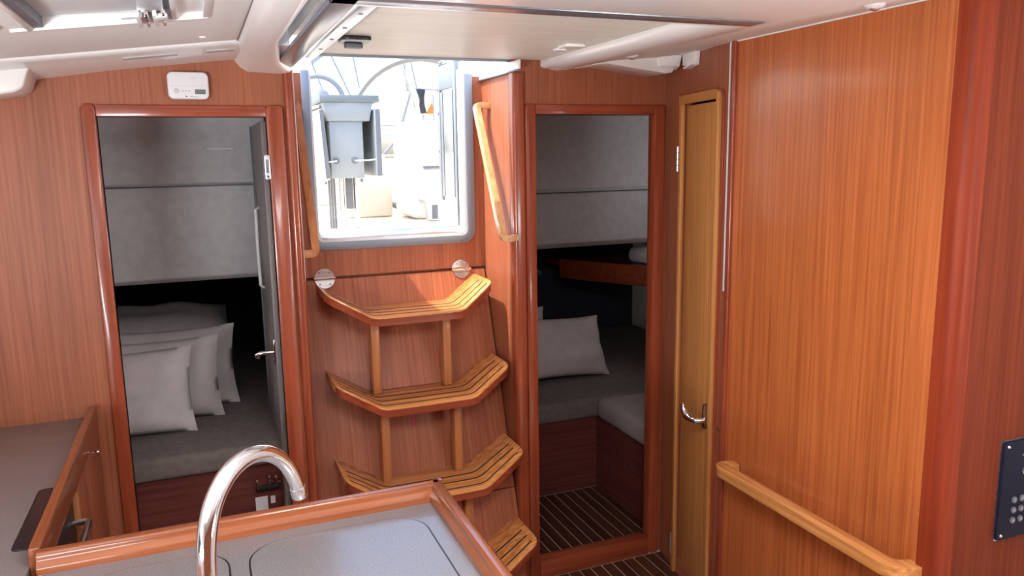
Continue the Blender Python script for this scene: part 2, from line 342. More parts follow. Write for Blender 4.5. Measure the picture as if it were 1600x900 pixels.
# companionway hatch: rails, frame and sliding panel
hr = thing('hatch_rail_frame', (.28, 2.0, 1.88), 'dark grey aluminium slide rails bordering the companionway hatch', 'hatch frame', kind=None)
obj('side_rail', B().box(.252, .300, 1.45, 2.598, 1.880, 1.892), alu_dark, hr, .002)
obj('front_rail', B().box(.252, 1.20, 1.45, 1.505, 1.880, 1.892), alu_dark, hr, .002)
obj('gleam_edge', B().box(.300, 1.18, 1.506, 1.520, 1.881, 1.905), gel, hr)  # white stands in for the bright reflection along this strip
obj('seal_strip', B().box(.300, .306, 1.52, 2.60, 1.880, 1.90), gel, hr)
ri = obj('inner_rail', B().box(.352, .388, 1.62, 2.62, 1.916, 1.925), alu, hr, .002)
for y in (1.80, 2.0, 2.2, 2.4):
    obj('rail_screw', B().lathe([(.006, 0), (.005, .002)], (.370, y, 1.916), (0, 0, -1), 10), alu_dark, ri)
ro = obj('outer_rail', B().box(.258, .300, 1.2, 2.6, 1.962, 1.972), alu_frame, hr)
for y in (1.55, 1.66, 1.77):
    obj('rail_bolt', B().lathe([(.009, 0), (.007, .003)], (.279, y, 1.962), (0, 0, -1), 10), alu_dark, ro)
obj('rail_filler', B().box(.205, .254, 2.18, 2.60, 1.893, 1.944), gel, hr)
obj('coaming_liner', B().box(.10, .384, .9, 2.62, 1.985, 2.0), gel_cream, hr)
hp = thing('sliding_hatch', (.78, 2.2, 1.93), 'beige smoked sliding hatch panel overhead with dark handle', 'hatch')
obj('hatch_panel', B().box(.388, 1.19, 1.40, 2.612, 1.930, 1.944), acrylic, hp, .002)
obj('aft_edge', B().box(.388, 1.174, 2.612, 2.622, 1.922, 1.944), alu_frame, hp, .002)
hh = obj('hatch_handle', B().prism(rrect(.402, .482, 2.20, 2.30, .018), 'Z', 1.918, 1.930), black, hp, .003)
obj('handle_grip', B().prism(rrect(.418, .470, 2.265, 2.298, .012), 'Z', 1.905, 1.918), plastic_grey, hh, .003)
hh = obj('hatch_lock', B().prism(rrect(1.065, 1.135, 2.18, 2.25, .012), 'Z', 1.920, 1.930), gel, hp, .003)
obj('lock_tongue', B().prism(rrect(1.06, 1.10, 2.24, 2.27, .008), 'Z', 1.916, 1.924), plastic_white, hh, .002)
# forward fascia of the hatch opening
struct('trim_10', B().prism(rrect(1.05, 1.452, 1.880, 1.96, .02), 'X', .13, 1.22), gel, 'white ceiling fascia at the forward end of the sliding hatch', 'trim')
# ceiling to starboard of the hatch
prof = [(1.176, 1.96), (1.176, 1.928), (1.184, 1.910), (1.205, 1.899), (1.235, 1.896), (1.27, 1.899), (1.31, 1.908), (1.345, 1.913), (1.352, 1.916), (1.40, 1.920), (1.60, 1.938), (1.60, 1.96)]
rs = struct('ceiling_right', B().prism(prof, 'Y', 1.0, 2.60), liner, 'pale ceiling strip with rounded edge right of the sliding hatch', 'ceiling', angle=50)
obj('rounded_edge', B().loft([[(x, y, z-.0015) for x, z in prof[1:9]] + [(1.34, y, 1.93), (1.19, y, 1.94)] for y in (1.12, 2.50)] + [[(1.16+(x-1.16)*.5, 2.60, 1.903+(z-1.9)*.3) for x, z in prof[1:9]] + [(1.26, 2.6, 1.93), (1.17, 2.6, 1.94)]]), gel, rs, angle=60)
m = B().box(1.60, 1.95, 1.9, 2.7, 1.94, 1.97); m.box(1.45, 2.48, 1.0, 1.25, 1.94, 1.97)
struct('ceiling_outer', m, liner, 'ceiling strip over the narrow door and the end bulkhead', 'ceiling')
for i, (x, y, lab) in enumerate(((1.36, 2.292, 'small white ceiling spotlight nearest the right cabin doorway'), (1.475, 1.41, 'small white ceiling spotlight above the big mahogany panel'))):
    z = 1.9165 + (x-1.352)*.09
    t = tag(thing('ceiling_spotlight', (x, y, z), lab, 'light', 'ceiling spotlights'), lab, 'light', 'ceiling spotlights')
    obj('bezel', B().lathe([(.024, .004), (.024, -.004), (.018, -.009), (.012, -.010)], (x, y, z), (0, 0, 1), 20), plastic_white, t)
    obj('lens', B().lathe([(.012, -.009), (.010, -.013), (.004, -.015)], (x, y, z), (0, 0, 1), 16), steel, t)
# moulded tray and white corner bracket above the right doorway
t = struct('trim_11', B().prism([(1.30, 1.902), (1.36, 1.908), (1.60, 1.881), (1.628, 1.884), (1.652, 1.925), (1.652, 1.96), (1.30, 1.96)], 'Y', 2.46, Y0), gel, 'white moulded ceiling tray above the right cabin doorway', 'trim', bevel=.004)
br = thing('corner_bracket', hw(.2, .03, 1.93), 'white angular plastic bracket under the ceiling above the narrow door', 'bracket')
def hprism(pts, n0, n1): return B().hexa([hw(s, n0, z) for s, z in pts], [hw(s, n1, z) for s, z in pts])
obj('bracket_arm', hprism([(.13, 1.945), (.19, 1.945), (.17, 1.905), (.135, 1.893), (.115, 1.915)], .02, .10), gel, br, .003)
obj('bracket_plate', hprism([(.19, 1.955), (.31, 1.955), (.30, 1.900), (.285, 1.893), (.195, 1.903)], .002, .022), gel, br, .003)
obj('bracket_lip', hprism([(.225, 1.888), (.297, 1.897), (.297, 1.903), (.225, 1.894)], .002, .03), gel, br)

# deck hatch in the headliner
dh = thing('deck_hatch', (-.1, 1.7, 1.9), 'pale deck hatch with blind set into the headliner above the galley', 'hatch')
def sl(mb, x0, x1, y0, y1, a, b):
    return mb.hexa([(x0, y0, cz(x0)+a), (x1, y0, cz(x1)+a), (x1, y1, cz(x1)+a), (x0, y1, cz(x0)+a)], [(x0, y0, cz(x0)+b), (x1, y0, cz(x1)+b), (x1, y1, cz(x1)+b), (x0, y1, cz(x0)+b)])
obj('blind', sl(B(), HX0, -.02, HY0, HY1, .022, .030), mat('grey_blind', (.60, .59, .60), .6), dh)
obj('recess_side', sl(B(), HX0-.004, HX0+.012, HY0, HY1, -.001, .03), plastic_grey, dh)
obj('rim_aft', sl(B(), HX0-.05, HXR, HY1-.004, HY1+.010, -.006, .02), gel, dh, .002)
obj('rim_left', sl(B(), HX0-.018, HX0-.006, HY0, HY1, -.006, .0), gel, dh, .002)
obj('rim_left', sl(B(), HX0-.07, HX0-.058, HY0, HY1-.03, -.005, .0), gel, dh, .002)
obj('cassette', sl(B(), -.015, HXR-.012, HY0, HY1-.004, .010, .022), liner, dh)
obj('cassette_edge', sl(B(), HXR-.012, HXR+.004, HY0, HY1, -.004, .02), plastic_white, dh, .002)
obj('cassette_edge', sl(B(), -.022, -.010, HY0, HY1, -.004, .02), plastic_white, dh, .002)
la = obj('latch_body', sl(B(), -.085, -.035, 1.80, 1.925, -.008, .02), steel, dh, .003)
for k in range(4):
    x = -.088 + k*.016; obj('latch_rib', sl(B(), x, x+.008, 1.79, 1.93, -.018, -.006), chrome if k % 2 else plastic_white, la, .002)
obj('latch_lever', sl(B(), -.115, -.075, 1.80, 1.822, -.016, -.006), plastic_white, la, .003)
obj('latch_lever', sl(B(), -.052, -.028, 1.80, 1.84, -.020, -.010), plastic_white, la, .003)
for x, y, lab in ((-.45, 2.28, 'tiny flush press stud at the left of the headliner'), (.045, 2.262, 'tiny flush press stud near the right of the headliner')):
    tag(obj('press_stud', B().lathe([(.010, .0), (.009, -.0035), (.004, -.005)], (x, y, cz(x)), (0, 0, 1), 14), gel), lab, 'stud', 'headliner studs')

# ------------------------------------------------------------------ companionway frame, coaming and outer door
cf = thing('trim_12', (.69, Y1, 1.28), 'grey aluminium frame round the bright companionway opening', 'frame', kind='structure')
def ring_frame(x0, x1, z0, z1, wd, r, y0, y1, top=True):
    o = rrect(x0, x1, z0, z1, r); i = rrect(x0+wd, x1-wd, z0+wd, z1-wd, max(r-wd, .012))
    mb = B(); bm = mb.bm
    O0 = [bm.verts.new((p[0], y0, p[1])) for p in o]; I0 = [bm.verts.new((p[0], y0, p[1])) for p in i]
    O1 = [bm.verts.new((p[0], y1, p[1])) for p in o]; I1 = [bm.verts.new((p[0], y1, p[1])) for p in i]; n = len(o)
    for k in range(n):
        j = (k+1) % n
        mb.face([O0[k], O0[j], I0[j], I0[k]]); mb.face([O1[k], I1[k], I1[j], O1[j]]); mb.face([O0[k], O1[k], O1[j], O0[j]]); mb.face([I0[k], I0[j], I1[j], I1[k]])
    return mb
# U-shaped frame, open to the hatch above
def uframe(xo0, xo1, zo, xi0, xi1, zi, ro, ri, zt, y0, y1):
    def arc(cx, cz_, r, a0, a1, n=6): return [(cx+r*math.cos(math.radians(a0+(a1-a0)*k/n)), cz_+r*math.sin(math.radians(a0+(a1-a0)*k/n))) for k in range(n+1)]
    o = [(xo0, zt)] + arc(xo0+ro, zo+ro, ro, 180, 270) + arc(xo1-ro, zo+ro, ro, 270, 360) + [(xo1, zt)]
    i = [(xi0, zt)] + arc(xi0+ri, zi+ri, ri, 180, 270) + arc(xi1-ri, zi+ri, ri, 270, 360) + [(xi1, zt)]
    rings = [[(a[0], y0, a[1]), (b[0], y0, b[1]), (b[0], y1, b[1]), (a[0], y1, a[1])] for a, b in zip(o, i)]
    return B().loft(rings)
obj('flange', uframe(.372, 1.018, 1.259, .400, .984, 1.290, .05, .025, 1.91, Y1-.012, Y1), alu_frame, cf, .003)
obj('reveal', uframe(.400, .984, 1.290, .408, .976, 1.300, .025, .02, 1.93, Y1-.004, Y1+.06), gel, cf)
obj('threshold', B().prism([(Y1-.002, 1.297), (Y1+.05, 1.300), (Y1+.05, 1.318), (Y1+.03, 1.325), (Y1+.012, 1.316)], 'X', .412, .972), steel, cf, .002)
for z in (1.38, 1.52, 1.66, 1.80):
    obj('frame_screw', B().lathe([(.003, 0), (.002, .0015)], (.9755, Y1+.03, z), (-1, 0, 0), 8), alu_dark, cf)
co = thing('companionway_coaming', (1.06, 2.75, 1.89), 'white coaming board along the top right of the companionway', 'coaming')
obj('board', B().box(1.050, 1.0575, 2.632, Y1+.06, 1.890, 1.99).box(1.050, 1.0575, 2.52, 2.632, 1.890, 1.920), gel, co)
obj('board_return', B().box(.984, 1.05, Y1-.002, Y1+.06, 1.90, 1.96), gel, co, .003)
obj('lower_edge', B().box(1.046, 1.0575, 2.53, Y1, 1.884, 1.890), alu_frame, co, .001)
for y in (2.66, 2.78): obj('board_screw', B().lathe([(.003, 0), (.002, .0015)], (1.050, y, 1.922), (-1, 0, 0), 8), alu_dark, co)
# hinged outer door standing open
od = thing('companionway_door', (1.0, 3.03, 1.32), 'clear framed washboard door folded open outside the companionway', 'door')
yd0, yd1, zd0, zd1 = 3.03, 3.30, 1.31, 1.985
obj('stile', B().box(.992, 1.012, yd0, yd0+.035, zd0, zd1), alu_frame, od, .003)
obj('stile', B().box(.992, 1.012, yd1-.03, yd1, zd0+.02, zd1), alu_frame, od, .003)
obj('bottom_rail', B().box(.992, 1.012, yd0+.035, yd1-.03, zd0+.02, zd0+.10), gel_cream, od, .003)
obj('top_rail', B().box(.992, 1.012, yd0+.035, yd1-.03, zd1-.11, zd1-.01), alu_frame, od, .003)
obj('pane', B().box(1.000, 1.006, yd0+.035, yd1-.03, zd0+.10, zd1-.11), pane_m, od)
obj('pane_gasket', B().box(.989, .993, yd0+.037, yd0+.052, zd0+.12, zd1-.12), black, od)
obj('pane_gasket', B().box(.989, .993, yd1-.085, yd1-.055, zd0+.12, zd1-.12), alu_dark, od)
obj('hinge_post', B().box(.975, 1.0, yd0-.03, yd0-.004, zd0, zd1+.02), alu_frame, od, .003)
for k in range(5): obj('rivet', B().lathe([(.006, 0), (.005, .003)], (.992, yd0+.05+k*.045, zd0+.045), (-1, 0, 0), 8), alu_dark, od)
for z in (1.62, 1.78, 1.88): obj('rivet', B().lathe([(.006, 0), (.005, .004)], (.992, yd1-.015, z), (-1, 0, 0), 8), alu_dark, od)
ld = thing('door_latch_bracket', (1.0, 3.1, 1.99), 'small steel latch hook on top of the folded open door', 'latch')
obj('hook_plate', B().box(.988, 1.014, 3.06, 3.26, 1.986, 1.992), steel, ld, .001)
obj('hook_pin', B().tube([(1.0, 3.10, 1.992), (1.0, 3.10, 2.005), (1.0, 3.20, 2.012)], .006, 8), alu_dark, ld)

# ------------------------------------------------------------------ ladder
SL = .3562
def py(z): return 2.915 + SL*(z-1.155)      # face of the sloping engine cover
lad = thing('companionway_ladder', (.68, py(FZ), FZ), 'wooden companionway ladder with four curved anti-slip steps on a sloping panel', 'ladder')
def pan(x0a, x1a, x0b, x1b, z0, z1): return B().hexa([(x0a, py(z0), z0), (x1a, py(z0), z0), (x1a, py(z0)+.02, z0), (x0a, py(z0)+.02, z0)], [(x0b, py(z1), z1), (x1b, py(z1), z1), (x1b, py(z1)+.02, z1), (x0b, py(z1)+.02, z1)])
pn = obj('back_panel', pan(.312, 1.052, .312, 1.052, .335, 1.150), veneer_slope, lad, .0015)
obj('lower_panel', pan(.312, 1.052, .312, 1.052, FZ, .331), veneer_slope, lad, .0015)
ZS = (1.045, .745, .445, .145)
def stations(z, xt):
    S = []; xl = .384; b0, b1 = .540, .872
    def lin(t_): return z + .090*max(0, t_)
    for t_, off in ((1., .150), (.985, .178), (.95, .194), (.88, .204), (.5, .218), (.06, .234)):
        S.append((b0 + (xl-b0)*t_, lin(t_), off))
    S += [(b0+.012, z, .236), (.62, z, .238), (.706, z, .239), (.80, z, .238), (b1-.012, z, .236)]
    for t_, off in ((.06, .234), (.5, .218), (.88, .204), (.95, .194), (.985, .178), (1., .150)):
        S.append((b1 + (xt-b1)*t_, lin(t_), off))
    return S
XT = (1.004, 1.026, 1.036, 1.042)
step_src = None
for i, z in enumerate(ZS):
    S = stations(z, XT[i]); th = .030
    rings = [[(x, py(zz)-.001, zz), (x, py(z)-off+SL*(zz-z)*.3, zz), (x, py(z)-off+SL*(zz-z)*.3+.004, zz-th), (x, py(zz-th)-.001, zz-th)] for x, zz, off in S]
    st = obj('step', B().loft(rings), step_x, lad, .004, 2, 30)
    obj('nosing', B().loft([[(x, py(z)-off+SL*(zz-z)*.3-.0015, zz-.006), (x, py(z)-off+SL*(zz-z)*.3+.004, zz-.006), (x, py(z)-off+SL*(zz-z)*.3+.008, zz-th-.002), (x, py(z)-off+SL*(zz-z)*.3+.002, zz-th-.002)] for x, zz, off in S[1:-1]]), red_x, st)
    for fr_ in (.40, .62, .84):
        G = []
        for x, zz, off in S[3:-3]:
            yb = py(z) + SL*(zz-z)*.3; yv = yb - off*fr_ if .5 < x < .9 else yb - (off*fr_)
            G.append([(x, yv-.0035, zz-.002), (x, yv-.0035, zz+.0012), (x, yv+.0035, zz+.0012), (x, yv+.0035, zz-.002)])
        obj('grip_strip', B().loft(G), rubber, st)
for i in range(4):
    z0 = ZS[i+1] if i < 3 else FZ; z1 = ZS[i] - .031
    for x in (.556, .826):
        yb = py(z0) - .004
        obj('strut', B().box(x-.015, x+.015, yb-.052, yb, z0+.001, z1), step_z, lad, .003)
def half_disc(c, upv, nrm, r, th, sgn):
    c = Vector(c); upv = Vector(upv).normalized(); nrm = Vector(nrm).normalized(); xx = Vector((1, 0, 0))
    ang = [math.pi*k/14*sgn for k in range(15)]
    lo = [c + xx*r*math.cos(a) + upv*r*math.sin(a) for a in ang]
    return B().hexa(lo, [p + nrm*th for p in lo])
for x in (.417, .953):
    hi = obj('hinge', half_disc((x, Y1, 1.155), (0, 0, 1), (0, -1, 0), .037, .004, 1), steel, lad)
    sl_up = Vector((0, SL, 1)).normalized(); sl_n = Vector((0, -1, SL)).normalized(); cc = Vector((x, py(1.154), 1.154))
    obj('hinge_leaf', half_disc(cc, sl_up, sl_n, .037, .004, -1), steel, hi)
    obj('hinge_pin', B().tube([(x-.040, Y1-.009, 1.1545), (x+.040, Y1-.009, 1.1545)], .006, 10), chrome, hi)
    for dx in (-.018, .018):
        obj('hinge_screw', B().lathe([(.0045, 0), (.003, .002)], (x+dx, Y1-.004, 1.177), (0, -1, 0), 10), chrome, hi)
        obj('hinge_screw', B().lathe([(.0045, 0), (.003, .002)], cc - sl_up*.021 + sl_n*.004 + Vector((dx, 0, 0)), sl_n, 10), chrome, hi)
mk = [(.688+.007*math.cos(a), py(.62+.014*math.sin(a))-.0015, .62+.014*math.sin(a)) for a in [k*math.pi/8 for k in range(16)]]
obj('red_mark', B().tube(mk, .0016, 6, closed=True), red_ink, lad)

# grab rails either side of the companionway
def rail(name, pts, wdt, hgt, side, mt, label, bev=.008):
    return tag(obj(name, B().bar(pts, wdt, hgt, side), mt, None, bev, 3, 50), label, 'handrail')
def rounded(p, q, r, s, rad, n=5):     # p-q-r-s polyline with the two inner corners rounded
    P = [Vector(v) for v in (p, q, r, s)]; out = [P[0]]
    for a, b, c in ((P[0], P[1], P[2]), (P[1], P[2], P[3])):
        e0 = b + (a-b).normalized()*rad; e1 = b + (c-b).normalized()*rad
        for k in range(n+1):
            t_ = k/n; out.append(e0*(1-t_)**2 + b*2*t_*(1-t_) + e1*t_**2)
    out.append(P[3]); return out
rail('grab_rail', rounded((1.058, 2.835, 1.785), (1.008, 2.845, 1.790), (1.008, 2.585, 1.300), (1.058, 2.575, 1.308), .022), .034, .022, (0, 1, .0), pale_z, 'pale wooden grab rail on the sunlit right wall of the ladder recess')
rail('grab_rail', rounded((.305, 2.82, 1.785), (.342, 2.83, 1.79), (.352, 2.63, 1.288), (.305, 2.62, 1.288), .02), .034, .026, (0, 1, .0), step_z, 'brown wooden grab rail left of the companionway opening')
rail('grab_rail', rounded((XW, 1.965, .572), (XW-.058, 1.985, .572), (XW-.058, 1.29, .572), (XW, 1.27, .572), .03), .034, .042, (0, 0, 1), step_y, 'long horizontal wooden handrail on the big mahogany panel')

# ------------------------------------------------------------------ alarm box
al = thing('alarm_box', (0, Y0, 1.82), 'white rounded gas alarm with small display above the left doorway', 'alarm')
obj('case', B().prism(rrect(-.057, .058, 1.780, 1.860, .016), 'Y', Y0-.026, Y0), plastic_white, al, .006, 3)
ya = Y0-.026
obj('display', B().box(.018, .048, ya-.001, ya+.002, 1.795, 1.809), lcd, al)
obj('button', B().lathe([(.008, 0), (.008, .0012), (.006, .002)], (-.033, ya+.0006, 1.804), (0, -1, 0), 18), mat('button_grey', (.58, .58, .62), .4), al)
for k in range(3): obj('indicator', B().lathe([(.0028, 0), (.002, .001)], (-.016+k*.009, ya+.0004, 1.804), (0, -1, 0), 10), mat('indicator_grey', (.5, .5, .54), .4), al)
obj('badge_line', B().box(.002, .026, ya-.0006, ya+.001, 1.7865, 1.7885), mat('grey_print', (.45, .45, .5), .6), al)
obj('badge', B().prism([(-.010, 1.791), (-.004, 1.789), (-.005, 1.785), (-.008, 1.7865)], 'Y', ya-.0006, ya+.001), plastic_grey, al)
obj('groove', B().box(-.05, .052, ya-.0004, ya+.001, 1.818, 1.8188), mat('case_groove', (.6, .6, .64), .5), al)
obj('print_line', B().box(.005, .045, ya-.0004, ya+.001, 1.842, 1.8435), MATS['case_groove'], al)

# ------------------------------------------------------------------ switch panel
sw = thing('switch_panel', (1.9, YE, .76), 'navy electrical switch panel with rows of round buttons on the end bulkhead', 'switch panel')
obj('panel_face', B().prism(rrect(1.768, 2.06, .636, .892, .008), 'Y', YE-.012, YE), navy, sw, .002)
obj('panel_edge', B().prism(rrect(1.765, 2.063, .633, .895, .009), 'Y', YE-.005, YE), steel, sw)
for x, z in ((1.782, .880), (1.782, .648), (2.046, .880), (2.046, .648)):
    obj('panel_screw', B().lathe([(.0045, 0), (.003, .0025)], (x, YE-.012, z), (0, -1, 0), 10), chrome, sw)
icon = mat('printed_icon', (.30, .30, .36), .5)
for r_, z in enumerate((.738, .711, .684)):
    for c_ in range(8):
        x = 1.818 + c_*.027
        bt = obj('button', B().lathe([(.0085, 0), (.0085, .003), (.0075, .004)], (x, YE-.012, z), (0, -1, 0), 14), plastic_grey, sw)
        obj('button_icon', B().lathe([(.005, 0), (.004, .0006)], (x, YE-.0158, z), (0, -1, 0), 6), icon, bt)
for k in range(4):
    bt = obj('button', B().lathe([(.0105, 0), (.0105, .003), (.009, .0045)], (1.848+k*.05, YE-.012, .810), (0, -1, 0), 16), steel, sw)
    obj('button_icon', B().lathe([(.004, 0), (.003, .0006)], (1.848+k*.05, YE-.0165, .810), (0, -1, 0), 10), navy, bt)
obj('gauge_window', B().box(1.846, 1.93, YE-.013, YE-.011, .845, .868), lcd, sw)
obj('indicator', B().lathe([(.003, 0), (.002, .001)], (1.836, YE-.012, .852), (0, -1, 0), 8), plastic_grey, sw)

# ------------------------------------------------------------------ galley
CT, FT, XF = .828, .868, -.335          # worktop height, fiddle height, galley front line
lc = thing('galley_cabinet', (-.8, 2.1, FZ), 'mahogany galley cabinet with stove front left of the doorway', 'cabinet')
obj('body', B().box(-1.298, XF-.022, 1.66, Y0-.002, FZ, CT-.032), veneer, lc)
obj('door', B().box(XF-.022, XF-.004, 2.30, 2.585, .05, .79), veneer, lc, .003)
dr2 = obj('door', B().box(XF-.022, XF-.004, 2.10, 2.292, .05, .79), veneer, lc, .003)
obj('knob', B().lathe([(.004, 0), (.004, .008), (.008, .011), (.008, .016), (.004, .018)], (XF-.004, 2.442, .766), (1, 0, 0), 14), chrome, dr2)
obj('stile', B().box(XF-.018, XF+.004, 2.075, 2.098, .05, .79), step_z, lc, .003)
ov = obj('oven_front', B().box(XF-.022, XF-.006, 1.67, 2.06, .10, .79), black, lc, .003)
obj('oven_bar', B().tube([(XF-.006, 2.03, .735), (XF+.028, 2.03, .735), (XF+.028, 1.70, .735), (XF-.006, 1.70, .735)], .008, 10), steel, ov)
wt = thing('galley_worktop', (-.8, 2.1, CT), 'dark grey worktop along the left hull with tall wooden edge board', 'worktop')
obj('top', B().box(-1.298, XF-.022, 1.0, Y0-.002, CT-.03, CT), worktop, wt, .002)
obj('edge_board', B().box(XF-.022, XF, 1.6325, Y0-.016, CT-.034, FT), fid_y, wt, .005, 3)
rc = tag(obj('recessed_tray', B().prism(rrect(-.405, -.36, 1.72, 2.04, .012), 'Z', CT, CT+.003), black, None, .001), 'black recessed tray in the left worktop behind the edge board', 'tray')

sc_ = thing('sink_cabinet', (.05, 1.1, FZ), 'wooden sink cabinet under the lidded worktop', 'cabinet')
obj('body', B().box(XF-.9, .44, .35, 1.60, FZ, CT-.034), veneer, sc_)
sk = thing('sink_worktop', (.05, 1.1, CT), 'dark speckled sink worktop edged with raised mahogany fiddle', 'worktop')
obj('top', B().box(XF-.0, .436, .35, 1.597, CT-.03, CT), worktop, sk)
prf = [(.0, CT-.034), (.034, CT-.034), (.034, FT-.006), (.030, FT), (.012, FT), (.008, FT-.008), (.008, FT-.014), (.0, CT+.012)]
obj('fiddle_aft', B().loft([[(x, 1.630-.034+d, z) for d, z in prf] for x in (XF-.004, .462)]), fid_x, sk, .0025, 2)
obj('fiddle_right', B().loft([[(.468-.034+d, y, z) for d, z in prf] for y in (.35, 1.628)]), fid_y, sk, .0025, 2)
obj('corner_bead', B().lathe([(.006, CT-.034), (.006, FT-.002)], (.4655, 1.6275, 0), (0, 0, 1), 12), fid_y, sk)
def lid(x0, x1, y0, y1, r, label):
    t_ = obj('sink_lid', B().prism(rrect(x0, x1, y0, y1, r, 8), 'Z', CT+.0006, CT+.0022), worktop, sk, .0006, 1); t_['label'] = label
    obj('lid_gap', B().prism(rrect(x0-.0035, x1+.0035, y0-.0035, y1+.0035, r+.0035, 8), 'Z', CT, CT+.0008), black, t_)
lid(.040, .395, 1.02, 1.552, .075, 'large flush lid with rounded corners')
lid(-.245, .000, 1.02, 1.552, .070, 'smaller flush lid behind the tap')
fa = thing('tap', (-.03, .925, CT), 'tall chrome gooseneck tap standing over the sink worktop', 'tap')
ctrl = [(-.0295, .924, .84), (-.0280, .925, 1.0), (-.025, .926, 1.10), (-.022, .932, 1.150), (-.012, .948, 1.190), (.008, .972, 1.2165), (.034, .998, 1.2255), (.060, 1.021, 1.217), (.081, 1.040, 1.194), (.093, 1.050, 1.167), (.098, 1.054, 1.146)]
cv = [Vector(c) for c in ctrl]; sm = []
for i in range(len(cv)-1):
    p0, p1, p2, p3 = cv[max(i-1, 0)], cv[i], cv[i+1], cv[min(i+2, len(cv)-1)]
    for k in range(5):
        u = k/5; sm.append(.5*((2*p1) + (p2-p0)*u + (2*p0-5*p1+4*p2-p3)*u*u + (3*p1-p0-3*p2+p3)*u**3))
sm.append(cv[-1]); N_ = len(sm)
obj('spout', B().tube(sm, [.0120 - .0024*max(0, (i/N_-.45)/.55) for i in range(N_)], 24), chrome, fa, angle=60)
obj('outlet_ring', B().lathe([(.0108, -.004), (.0112, 0), (.0112, .010), (.0095, .0125), (.006, .0125)], sm[-1], (sm[-1]-sm[-3]), 20), chrome, fa)
obj('base', B().lathe([(.026, 0), (.026, .006), (.019, .012), (.016, .03), (.0125, .034)], (-.0295, .924, CT), (0, 0, 1), 24), chrome, fa)
obj('lever', B().tube([(-.0295, .924, .845), (-.07, .915, .86), (-.10, .91, .868)], [.007, .006, .005], 10), chrome, fa)

# ------------------------------------------------------------------ left cabin
LX0, LX1, LYB = -1.2, .272, 4.7
struct('floor_cabin_left', B().box(LX0, LX1, Y0+.03, LYB, FZ-.05, FZ), dark_plank, 'dark floor of the left cabin', 'floor')
struct('wall_cabin_left_hull', B().box(LX0-.03, LX0, Y0+.03, LYB, FZ, 1.9), liner, 'hull side of the left cabin', 'wall')
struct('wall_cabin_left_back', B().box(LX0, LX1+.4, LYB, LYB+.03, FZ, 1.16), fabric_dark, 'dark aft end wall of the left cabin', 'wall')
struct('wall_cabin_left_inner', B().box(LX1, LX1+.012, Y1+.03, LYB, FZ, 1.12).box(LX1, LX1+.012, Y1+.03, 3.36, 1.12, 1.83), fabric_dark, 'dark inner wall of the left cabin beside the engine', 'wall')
struct('ceiling_cabin_left', B().box(LX0, LX1, Y0+.03, 3.36, 1.80, 1.83), liner, 'pale ceiling of the left cabin', 'ceiling')
so = struct('wall_cabin_left_soffit', B().prism([(3.30, 1.80), (3.31, 1.51), (3.28, 1.50), (3.30, 1.14), (3.33, 1.12), (4.7, 1.12), (4.7, 1.16), (3.36, 1.16), (3.36, 1.80)], 'X', LX0, LX1), fabric_grey, 'grey padded panel under the cockpit inside the left cabin', 'wall', bevel=.006)
obj('seam', B().box(LX0, LX1, 3.276, 3.282, 1.497, 1.503), plastic_grey, so)
obj('light_strip', B().box(.05, .145, 3.296, 3.302, 1.640, 1.645), plastic_white, so)
be = thing('cabin_berth', (-.5, 3.3, FZ), 'dark wooden berth base with beige mattress in the left cabin', 'berth')
berth_x = wood('berth_wood_across', (.10, .026, .022), (.165, .045, .036), 'X', .5, .0, 60, .2); berth_y = wood('berth_wood_fore_aft', (.10, .026, .022), (.165, .045, .036), 'Y', .5, .0, 60, .2)
obj('berth_front', B().box(LX0+.005, .268, 2.765, 2.785, FZ, .53), berth_x, be)
obj('mattress', B().box(LX0+.01, .262, 2.735, 4.60, .53, .61), mattress_m, be, .022, 4)
tag(obj('paper_label', B().box(.108, .150, 2.762, 2.765, .352, .405), paper), 'white paper label stuck on the left berth front', 'label')
tag(obj('paper_label', B().box(.160, .176, 2.762, 2.765, .375, .402), paper), 'narrow pale sticker beside the white label on the left berth front', 'label')
vb = thing('valve_block', (.15, 2.76, .44), 'dark valve block with three chrome taps on the left berth front', 'valve')
obj('block', B().box(.112, .194, 2.745, 2.7645, .432, .450), black, vb, .004)
for x, z in ((.118, .452), (.160, .462), (.183, .458)):
    v = obj('valve_tap', B().lathe([(.004, -.01), (.004, .012), (.007, .016), (.007, .022), (.003, .026)], (x, 2.748, z), (0, 0, 1), 12), chrome, vb)
    obj('valve_lever', B().tube([(x, 2.748, z+.005), (x+.014, 2.738, z+.004)], .003, 8), chrome, v)

